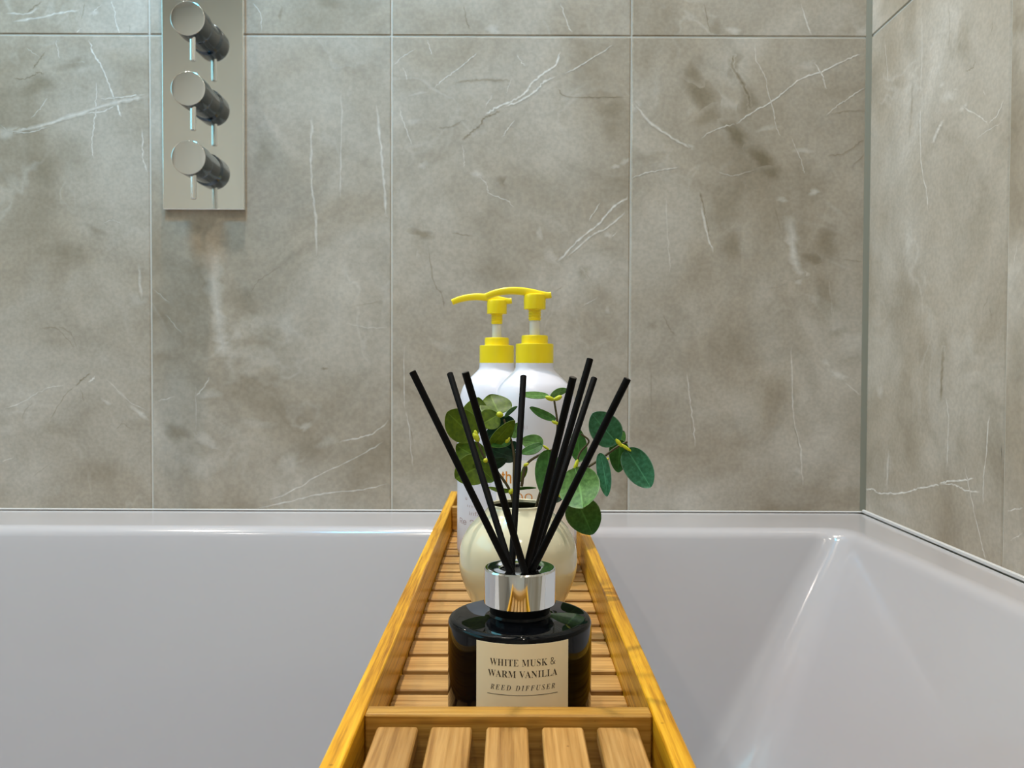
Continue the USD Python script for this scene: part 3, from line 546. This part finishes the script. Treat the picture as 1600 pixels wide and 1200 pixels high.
# ------------------------------------------------------------------ lettering
FONTS = {f.split('/')[-1]: f for f in glob.glob('/opt/blender-*/*/datafiles/fonts/*.woff2')}
def glyph_shape(text, font, size=96, thin=0.0):
    from PIL import Image, ImageDraw, ImageFont
    ft = ImageFont.truetype(FONTS[font], size)
    x0, y0, x1, y1 = ft.getbbox(text, anchor='ls')
    im = Image.new('L', (int(x1 - x0) + 8, int(y1 - y0) + 8))
    ImageDraw.Draw(im).text((4 - x0, 4 - y0), text, 255, ft, anchor='ls')
    on = np.pad(np.asarray(im) > 127, ((0, 0), (1, 1))).astype(np.int8)
    rr, st = np.nonzero(np.diff(on, axis=1) == 1); en = np.nonzero(np.diff(on, axis=1) == -1)[1]
    sh = shapely.union_all(shapely.box(st, -rr - 1, en, -rr)).buffer(.6).buffer(-.6 - thin).simplify(.5)
    return affinity.translate(sh, x0 - 4 , 4 - y0), ft.getlength(text)

def line_of_text(chars, font, height, width, track=0.0, thin=0.0, capref='H', size=96):
    """letters set one by one on a baseline at y = 0, centred on x = 0, stretched to the width"""
    shapes, x = [], 0.0
    hs = glyph_shape(capref, font, size)[0].bounds; cap = hs[3] - max(hs[1], 0)
    for ch in chars:
        if ch == ' ': x += size * (0.28 + track); continue
        g, adv = glyph_shape(ch, font, size, thin); shapes.append(affinity.translate(g, x, 0)); x += adv + track * size
    u = shapely.union_all(shapes); b = u.bounds
    sx = width / (b[2] - b[0]) if width else height / cap
    return affinity.affine_transform(u, [sx, 0, 0, height / cap, -sx * (b[0] + b[2]) / 2, 0])

def flat_mesh(shape, depth):
    gs = [g for g in getattr(shape, 'geoms', [shape]) if g.area > 0]
    return cat([trimesh.creation.extrude_polygon(g, depth, engine='earcut') for g in gs])

def wrap(mesh, R0, centre, ang0, z):
    """bend a flat mesh (x, y, thickness) round an upright cylinder; ang0 turned from facing the camera, positive to the right"""
    v = np.array(mesh.vertices); a = ang0 + v[:, 0] / R0; r = R0 + v[:, 2]
    mm = mesh.copy(); mm.vertices = np.column_stack([centre[0] + r * np.sin(a), centre[1] - r * np.cos(a), z + v[:, 1]])
    return mm

def patch(R0, centre, a0, a1, z0, z1, thick, n=28):
    """a curved sheet on a cylinder"""
    A = np.linspace(a0, a1, n); V = []
    for r in (R0, R0 + thick):
        for z in (z0, z1): V.append(np.column_stack([centre[0] + r * np.sin(A), centre[1] - r * np.cos(A), np.full(n, z)]))
    V = np.vstack(V); Fc = []
    def q(i, j, flip):
        for k in range(n - 1):
            a, b, c, d = i * n + k, i * n + k + 1, j * n + k + 1, j * n + k
            Fc.extend([(a, b, c), (a, c, d)] if not flip else [(a, c, b), (a, d, c)])
    q(2, 3, False); q(0, 1, True); q(3, 1, False); q(2, 0, True)
    for k, fl in ((0, True), (n - 1, False)):
        a, b, c, d = k, n + k, 3 * n + k, 2 * n + k
        Fc.extend([(a, b, c), (a, c, d)] if not fl else [(a, c, b), (a, d, c)])
    return trimesh.Trimesh(V, Fc, process=False)

MATHF = 'NotoSansMath-Regular.woff2'
def serif(s): return [chr(0x1D400 + ord(c) - 65) if 'A' <= c <= 'Z' else c for c in s]
def serif_it(s): return [chr(0x1D468 + ord(c) - 65) if 'A' <= c <= 'Z' else c for c in s]

# ------------------------------------------------------------------ reed diffuser
DC = np.array([0.0042, 0.4125, 0]); DR = 0.0352
df = thing('reed_diffuser', 'black glass reed diffuser bottle with silver collar and cream label, near end of caddy', 'reed diffuser', (DC[0], DC[1], FLOOR))
def up(profile): return [(r, z - FLOOR) for r, z in profile]
gb = obj('glass_bottle', lathe(up([(0, .5776), (.029, .5776), (.0315, .5771), (.0335, .5778), (.0348, .5798), (DR, .583), (DR, .6236), (.03495, .6247), (.0343, .6256), (.0332, .6262), (.0315, .6265), (.0175, .6270), (.0155, .6274), (.0148, .6285), (.0148, .6330), (0, .6330)]), 96), 'black_glass', df, smooth=25)
obj('collar', lathe(up([(.0150, .6325), (.0170, .6325), (.0175, .6331), (.0175, .6494), (.0170, .6502), (.0158, .6503), (.0105, .6499), (.0098, .6492), (.0094, .6470), (.0150, .6470)]), 72), 'chrome', df, smooth=25)
obj('stopper', lathe(up([(0, .6472), (.0094, .6472), (.0092, .6478), (0, .6480)]), 32), 'dark_hole', df, smooth=25)  # near-black disc stands for the shade inside the collar hole
lb = obj('label', patch(DR + .00003, (0, 0), math.radians(-34.5), math.radians(38.5), .585 - FLOOR, .6236 - FLOOR, .00018), 'label_paper', df, smooth=25, label='cream paper label with dark lettering')
LA = math.radians(2.0)
try:
    txt = [(line_of_text(serif('WHITE MUSK ') + ['&'], MATHF, .0031, .0306, .03, 1.0, serif('H')[0]), .6136), (line_of_text(serif('WARM VANILLA'), MATHF, .0031, .0326, .02, 1.0, serif('H')[0]), .6084),
           (line_of_text(serif_it('REED DIFFUSER'), MATHF, .0023, .0302, .22, 0.9, serif_it('H')[0]), .6026)]
except Exception:
    txt = [(line_of_text('WHITE MUSK &', 'Inter.woff2', .0031, .0306), .6136), (line_of_text('WARM VANILLA', 'Inter.woff2', .0031, .0326), .6084), (line_of_text('REED DIFFUSER', 'Inter.woff2', .0023, .0302, .2), .6026)]
tm = [wrap(flat_mesh(s, .00006), DR + .00021, (0, 0), LA, z - FLOOR) for s, z in txt]
rule = patch(DR + .00021, (0, 0), LA - .0165 / DR, LA + .0165 / DR, .6003 - FLOOR, .60053 - FLOOR, .00006)
obj('lettering', cat(tm), 'ink', lb); obj('rule', rule, 'ink', lb)

REEDS = [((644.5, 581), .410, (793, 885), .407, 'leftmost black reed leaning furthest left'), ((703, 584), .470, (797, 885), .414, 'second black reed from the left, thin and leaning back'),
         ((727, 582), .385, (819, 890), .404, 'third black reed from the left, crossing in front of its neighbour'), ((818, 588), .467, (799.5, 886), .419, 'almost upright black reed in the middle'),
         ((895.5, 590), .378, (822, 890), .408, 'thick black reed nearest the middle on the right side'), ((922, 561), .430, (827, 888), .416, 'tallest black reed, its tip the highest of all'),
         ((928.5, 591), .467, (830.5, 886), .421, 'thin black reed just right of the tallest one'), ((980.5, 592), .390, (833, 888), .409, 'rightmost black reed leaning furthest right')]
for tip, dt, bs, db, lab in REEDS:
    A, B = pt(*bs, db), pt(*tip, dt); u = nrm(B - A)
    A2 = A - u * max(0, (A[2] - .6482) / u[2]); Lr = np.linalg.norm(B - A2)
    rd = thing('diffuser_reed', lab, 'diffuser reed', tuple(A2), 'reeds standing in the diffuser')
    P = [u * s for s in np.linspace(0, Lr, 12)]
    mesh = tube(P, [.00172] * 12, 14); jit = (meshkit.noise(mesh.vertices * 900, 3)[:, None] - .5) * .00016
    mesh.vertices = mesh.vertices + jit * np.array([1, 1, 0])
    obj('stick', mesh, 'reed_black', rd, smooth=40)
    obj('cut_end', tube([u * Lr, u * (Lr + .0002)], .00150, 14), 'ink', rd)

# ------------------------------------------------------------------ vase
VC = np.array([0.0045, 0.5600])
vs = thing('vase', 'round cream glazed vase holding the eucalyptus, behind the diffuser', 'vase', (VC[0], VC[1], FLOOR + .0004))
vp = spline([(.022, .5772), (.0275, .5850), (.0338, .5980), (.0384, .6110), (.0392, .6210), (.0378, .6310), (.0330, .6405), (.0270, .6470), (.0222, .6515), (.0200, .6545), (.0196, .6562)], 5)
prof = [(0, .5772), (.021, .5770)] + [tuple(x) for x in vp] + [(.0190, .6567), (.0182, .6562), (.0180, .6545)]
obj('body', lathe(up(prof), 80), 'cream_glaze', vs, smooth=35)
obj('inner_lining', lathe(up([(.0181, .6550), (.0185, .652), (.024, .646), (.033, .630), (.034, .615), (.028, .595), (0, .590)]), 48), 'vase_inside', vs, smooth=35)  # inside surface, dark green against the cream glaze

# ------------------------------------------------------------------ pump bottles
def pump_bottle(cx, cy, lab):
    b = thing('pump_bottle', lab, 'pump bottle', (cx, cy, FLOOR))
    p = [(.0156, .7505), (.0157, .7470)] + [tuple(x) for x in spline([(.0166, .7445), (.0205, .7405), (.0250, .7362), (.0290, .7315), (.0320, .7245), (.0342, .7130), (.0353, .6980), (.0355, .6850)], 4)] + [(.0355, .584), (.0350, .580), (.033, .5776), (0, .5772)]
    obj('body', lathe(up(p[::-1]), 80), 'white_plastic', b, smooth=35)
    obj('cap', lathe(up([(0, .7500), (.0154, .7500), (.0156, .7503), (.0156, .7655), (.0152, .7663), (.0112, .7665), (.0110, .7672), (.0110, .7722), (.0104, .7733), (.0055, .7736), (.0045, .7736)]), 64), 'yellow_plastic', b, smooth=30)
    obj('pump_stem', lathe(up([(.0043, .7730), (.0043, .7862), (0, .7862)]), 32), 'clear_plastic', b, smooth=30, label='translucent white pump stem')
    rib = [(.0040, .7855)]
    for k in range(4): rib += [(.0049, .7856 + .0022 * k), (.0049, .7868 + .0022 * k), (.0053, .7871 + .0022 * k), (.0053, .7877 + .0022 * k)]
    hd = lathe(up(rib + [(.0053, .7945), (.0088, .7948), (.0090, .7953), (.0091, .8045), (.0086, .8068), (.006, .8076), (0, .8078)]), 48)
    # spout: a rounded bar along -x, its outlet turned down
    sp = spline([(.0135, 0, .8068), (.0100, 0, .8064), (.004, 0, .8070), (-.010, 0, .8096), (-.022, 0, .8100), (-.033, 0, .8080), (-.0405, 0, .8052)], 6)
    hgt = np.interp(np.linspace(0, 1, len(sp)), [0, .12, .4, 1], [.0026, .0026, .0034, .0026])
    Vv, Ff = [], []; nn = 14
    for i, q in enumerate(sp):
        tt = nrm(sp[min(i + 1, len(sp) - 1)] - sp[max(i - 1, 0)]); w = np.cross([0, 1, 0], tt)
        a = np.arange(nn) * 2 * math.pi / nn
        sx, sy = np.sign(np.cos(a)) * np.abs(np.cos(a)) ** .6, np.sign(np.sin(a)) * np.abs(np.sin(a)) ** .6
        Vv.append(q + np.outer(sx * .0036, [0, 1, 0]) + np.outer(sy * hgt[i], w))
    m0 = len(sp)
    for i in range(m0 - 1):
        for j in range(nn):
            a, c = i * nn + j, i * nn + (j + 1) % nn
            Ff += [(a, c, c + nn), (a, c + nn, a + nn)]
    Vv.append(np.array([sp[0], sp[-1]])); k0 = m0 * nn
    for j in range(nn): Ff += [(k0, (j + 1) % nn, j), (k0 + 1, k0 - nn + j, k0 - nn + (j + 1) % nn)]
    spm = trimesh.Trimesh(np.vstack(Vv), Ff, process=False); spm.fix_normals(); spm.apply_translation((0, 0, -FLOOR))
    ph = obj('pump_head', hd, 'yellow_plastic', b, smooth=30)
    obj('spout', spm, 'yellow_plastic', ph, smooth=40)
    return b

RB = np.array([0.0186, 0.700]); LBt = np.array([-0.0139, 0.7655]); BR = .0355
b1 = pump_bottle(RB[0], RB[1], 'white pump bottle with yellow cap and orange lettering, the nearer and right one')
b2 = pump_bottle(LBt[0], LBt[1], 'white pump bottle with yellow cap partly behind the other bottle, the left one')
INT = 'Inter.woff2'
def seen_angle(c, px, R0=BR):
    """the angle round the bottle whose front shows at pixel column px"""
    A = np.linspace(-1.45, 1.45, 400); xs = 800 + F * (c[0] + R0 * np.sin(A)) / (c[1] - R0 * np.cos(A)); return float(np.interp(px, xs, A))
def seen_z(c, a, py, R0=BR): return EYE[2] - (py - 568) / F * (c[1] - R0 * math.cos(a))
def write(parent, c, s, px, py, cap_px, m_, font=INT, thin=0, width_px=None, base=BR + .00002):
    a = seen_angle(c, px); z = seen_z(c, a, py); k = (c[1] - BR * math.cos(a)) / F
    sh = line_of_text(list(s), font, cap_px * k, width_px * k / max(.35, math.cos(a)) if width_px else None, 0.0, thin)
    obj('lettering', wrap(flat_mesh(sh, .00008), base, (0, 0), a, z - FLOOR), m_, parent)
lab1 = obj('label', patch(BR + .00002, (0, 0), -1.05, 1.15, .600 - FLOOR, .6735 - FLOOR, .00012), 'white_label', b1, smooth=25, label='brighter white lower front with orange lettering')  # brighter white lower front of the right bottle
write(lab1, RB, 'thi', 794, 755, 18, 'orange_ink', thin=-1.0, width_px=21, base=BR + .00015)
write(lab1, RB, 'oo', 819, 784, 17, 'orange_ink', thin=1.0, width_px=27, base=BR + .00015)
write(b1, RB, 'n', 830, 702, 9, 'rose_ink', thin=2.0)
write(b1, RB, 'n', 822, 671, 9, 'rose_ink', thin=3.4)
write(b2, LBt, 'u', 729, 782, 6, 'rose_ink'); write(b2, LBt, 'w', 741, 783, 6, 'rose_ink')
write(b2, LBt, 'inur', 741, 794.5, 4, 'rose_ink', thin=2, width_px=24); write(b2, LBt, 'infa', 742, 807, 6, 'rose_ink', thin=1, width_px=18); write(b2, LBt, 'Re 2', 728, 821, 9, 'rose_ink', width_px=24)

# ------------------------------------------------------------------ eucalyptus
def leaf_mesh(base, tip, wpx, db, dt, tilt=0.0, fold=0.10, bend=0.06, blunt=0.0, seed=0):
    g = np.random.default_rng(seed); B, T = pt(*base, db), pt(*tip, dt); a = T - B; L = np.linalg.norm(a); ah = a / L
    v = nrm((B + T) / 2 - EYE); s = nrm(np.cross(ah, v)); nrm_ = np.cross(s, ah)
    if np.dot(nrm_, v) > 0: nrm_ = -nrm_
    c, q = math.cos(tilt), math.sin(tilt); s2 = s * c + nrm_ * q; n2 = nrm(np.cross(s2, ah));
    if np.dot(n2, v) > 0: n2 = -n2
    W = wpx / F * (db + dt) / 2 / max(c, .25) / 2
    nt, ns = 15, 9; ts = (1 - np.cos(np.linspace(0.06, math.pi, nt))) / 2; top = []; E, Rb = [], []
    k1, k2 = g.random() * 6, g.random() * 6
    for t_ in ts:
        w = W * max(0, 1 - (2 * t_ - 1) ** 2) ** (.5 + .12 * t_) * (1 + .16 * (1 - 2 * t_)) * (1 + .04 * math.sin(5 * t_ + k1))
        for u in (-1, -.93, -.6, -.07, 0, .07, .6, .93, 1):
            off = fold * W * abs(u) ** 1.5 - bend * L * 4 * t_ * (1 - t_) + .03 * W * math.sin(6 * t_ + k1) * u + .02 * W * math.sin(9 * t_ + k2)
            top.append(B + a * t_ + s2 * (u * w) + n2 * off)
            E.append(1.0 if abs(u) > .99 or t_ > .999 else 0.0); Rb.append(1.0 if abs(u) < .01 else 0.0)
    top = np.array(top); th = .00016; N2 = np.tile(n2, (len(top), 1)); V = np.vstack([top + N2 * th, top - N2 * th]); K = len(top); Fc = []
    for i in range(nt - 1):
        for j in range(ns - 1):
            A, Bq, C, Dq = i * ns + j, i * ns + j + 1, (i + 1) * ns + j + 1, (i + 1) * ns + j
            Fc += [(A, Bq, C), (A, C, Dq), (K + A, K + C, K + Bq), (K + A, K + Dq, K + C)]
    border = [j for j in range(ns)] + [(i + 1) * ns - 1 for i in range(1, nt)] + [(nt - 1) * ns + j for j in range(ns - 2, -1, -1)] + [i * ns for i in range(nt - 2, 0, -1)]
    for x, y in zip(border, border[1:] + border[:1]): Fc += [(x, K + x, K + y), (x, K + y, y)]
    tm_ = trimesh.Trimesh(V, Fc, process=False)
    return tm_, {'edge': np.array(E + E), 'rib': np.array(Rb + Rb)}

def spray(lab, stems, buds, leaves, d0):
    r = thing('eucalyptus_stem', lab, 'eucalyptus stem', group='eucalyptus in the cream vase')
    for path, rad in stems:
        P = spline([pt(x, y, d) for x, y, d in path], 7); obj('stem', tube(P, np.linspace(rad, rad * .7, len(P)), 10), 'twig', r, smooth=60)
    for x0, y0, x1, y1, d, w in buds:
        P = np.linspace(pt(x0, y0, d - .002), pt(x1, y1, d - .002), 6); obj('bud', tube(P, np.array([.4, .9, 1.1, 1, .9, .4]) * w / F * d / 2, 10), 'bud_yellow', r, smooth=60, label='yellow leaf joint')
    for k, (m_, bs, tp, w, db, dt, tilt, fold, bend) in enumerate(leaves):
        me, at = leaf_mesh(bs, tp, w, db, dt, tilt, fold, bend, seed=k + len(lab))
        obj('leaf', me, m_, r, smooth=True, attrs=at)
    return r

O, GR, BL, LT, DK = 'leaf_olive', 'leaf_green', 'leaf_blue', 'leaf_light', 'leaf_dark'
spray('leafy eucalyptus stem on the left of the vase with olive leaves', [
    ([(806, 830, .560), (804, 790, .560), (803, 750, .560), (803, 715, .562), (799, 690, .564), (787, 655, .566)], .0011),
    ([(806, 800, .558), (796, 765, .556), (775, 735, .556), (757, 715, .556), (744, 684, .556)], .0010)],
    [(776, 646, 786, 650, .563, 9), (740, 676, 748, 690, .552, 9), (745, 684, 742, 672, .552, 6), (790, 692, 796, 683, .558, 7), (756, 722, 762, 717, .552, 7), (796, 772, 801, 764, .553, 7)], [
    (O, (743, 684), (698, 644), 52, .556, .552, .15, .10, .05), (O, (742, 676), (746, 622), 46, .560, .574, .2, .12, .05), (O, (781, 647), (766, 617), 47, .566, .580, .35, .05, .04),
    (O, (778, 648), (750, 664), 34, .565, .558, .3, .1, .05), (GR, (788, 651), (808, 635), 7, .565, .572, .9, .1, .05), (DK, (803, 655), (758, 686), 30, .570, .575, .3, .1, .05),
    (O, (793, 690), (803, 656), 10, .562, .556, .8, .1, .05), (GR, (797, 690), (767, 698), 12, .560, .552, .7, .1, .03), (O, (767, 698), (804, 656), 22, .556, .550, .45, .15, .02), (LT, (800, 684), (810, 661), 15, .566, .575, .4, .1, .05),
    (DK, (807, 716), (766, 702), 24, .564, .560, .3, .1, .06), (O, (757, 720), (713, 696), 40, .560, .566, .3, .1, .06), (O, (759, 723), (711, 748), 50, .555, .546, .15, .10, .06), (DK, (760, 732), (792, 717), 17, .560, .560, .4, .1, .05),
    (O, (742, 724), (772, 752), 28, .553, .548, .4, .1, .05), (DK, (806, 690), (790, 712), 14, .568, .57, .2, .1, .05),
    (O, (798, 767), (763, 762), 7, .555, .545, 1.0, .05, .05), (GR, (802, 765), (838, 762), 4, .555, .550, 1.1, .05, .03), (O, (822, 727), (813, 753), 9, .558, .556, .6, .1, .05), (DK, (770, 712), (806, 704), 22, .572, .572, .2, .1, .05)], .56)
spray('slim upright eucalyptus stem in the middle of the vase, two flat leaves at its top', [
    ([(826, 830, .566), (838, 790, .568), (853, 740, .570), (866, 700, .572), (871, 665, .573), (866, 626, .574)], .0010),
    ([(815, 760, .556), (822, 727, .556), (845, 710, .560), (866, 702, .566)], .0010)],
    [(852, 620, 866, 625, .572, 7), (878, 619, 866, 625, .572, 7), (848, 696, 858, 703, .566, 4), (862, 658, 874, 663, .570, 5), (818, 728, 826, 724, .554, 5)], [
    (LT, (857, 618), (811, 616), 11, .574, .566, .75, .05, .02), (LT, (860, 617), (888, 609), 12, .574, .582, .75, .05, .03), (GR, (868, 656), (827, 637), 13, .572, .566, .7, .15, .04),
    (LT, (849, 694), (814, 688), 25, .566, .570, .2, .1, .05), (GR, (847, 695), (814, 709), 16, .562, .556, .5, .1, .06)], .57)
spray('drooping eucalyptus stem reaching right over the rim of the caddy', [
    ([(822, 825, .558), (838, 796, .556), (868, 768, .552), (905, 739, .550), (940, 716, .548), (962, 700, .547), (980, 690, .546)], .0010),
    ([(880, 757, .552), (897, 735, .554), (906, 708, .556), (920, 690, .552), (908, 678, .551)], .0008), ([(905, 739, .552), (925, 752, .556), (936, 766, .558)], .0006)],
    [(962, 686, 972, 698, .543, 6), (970, 694, 986, 705, .543, 5), (943, 722, 951, 716, .546, 5), (897, 736, 903, 718, .552, 6), (868, 768, 880, 778, .548, 6)], [
    (GR, (857, 703), (852, 778), 38, .552, .546, .2, .10, .06), (GR, (906, 722), (902, 668), 26, .560, .566, .25, .1, .05), (LT, (899, 732), (911, 795), 68, .548, .532, .2, .08, .08), (GR, (900, 780), (925, 834), 56, .546, .552, .15, .10, .08),
    (BL, (938, 708), (949, 776), 22, .545, .537, .55, .1, .04), (BL, (964, 692), (924, 646), 51, .546, .540, .15, .12, .04), (GR, (968, 686), (966, 738), 32, .553, .556, .2, .1, .05), (GR, (966, 690), (974, 674), 18, .553, .562, .3, .1, .05),
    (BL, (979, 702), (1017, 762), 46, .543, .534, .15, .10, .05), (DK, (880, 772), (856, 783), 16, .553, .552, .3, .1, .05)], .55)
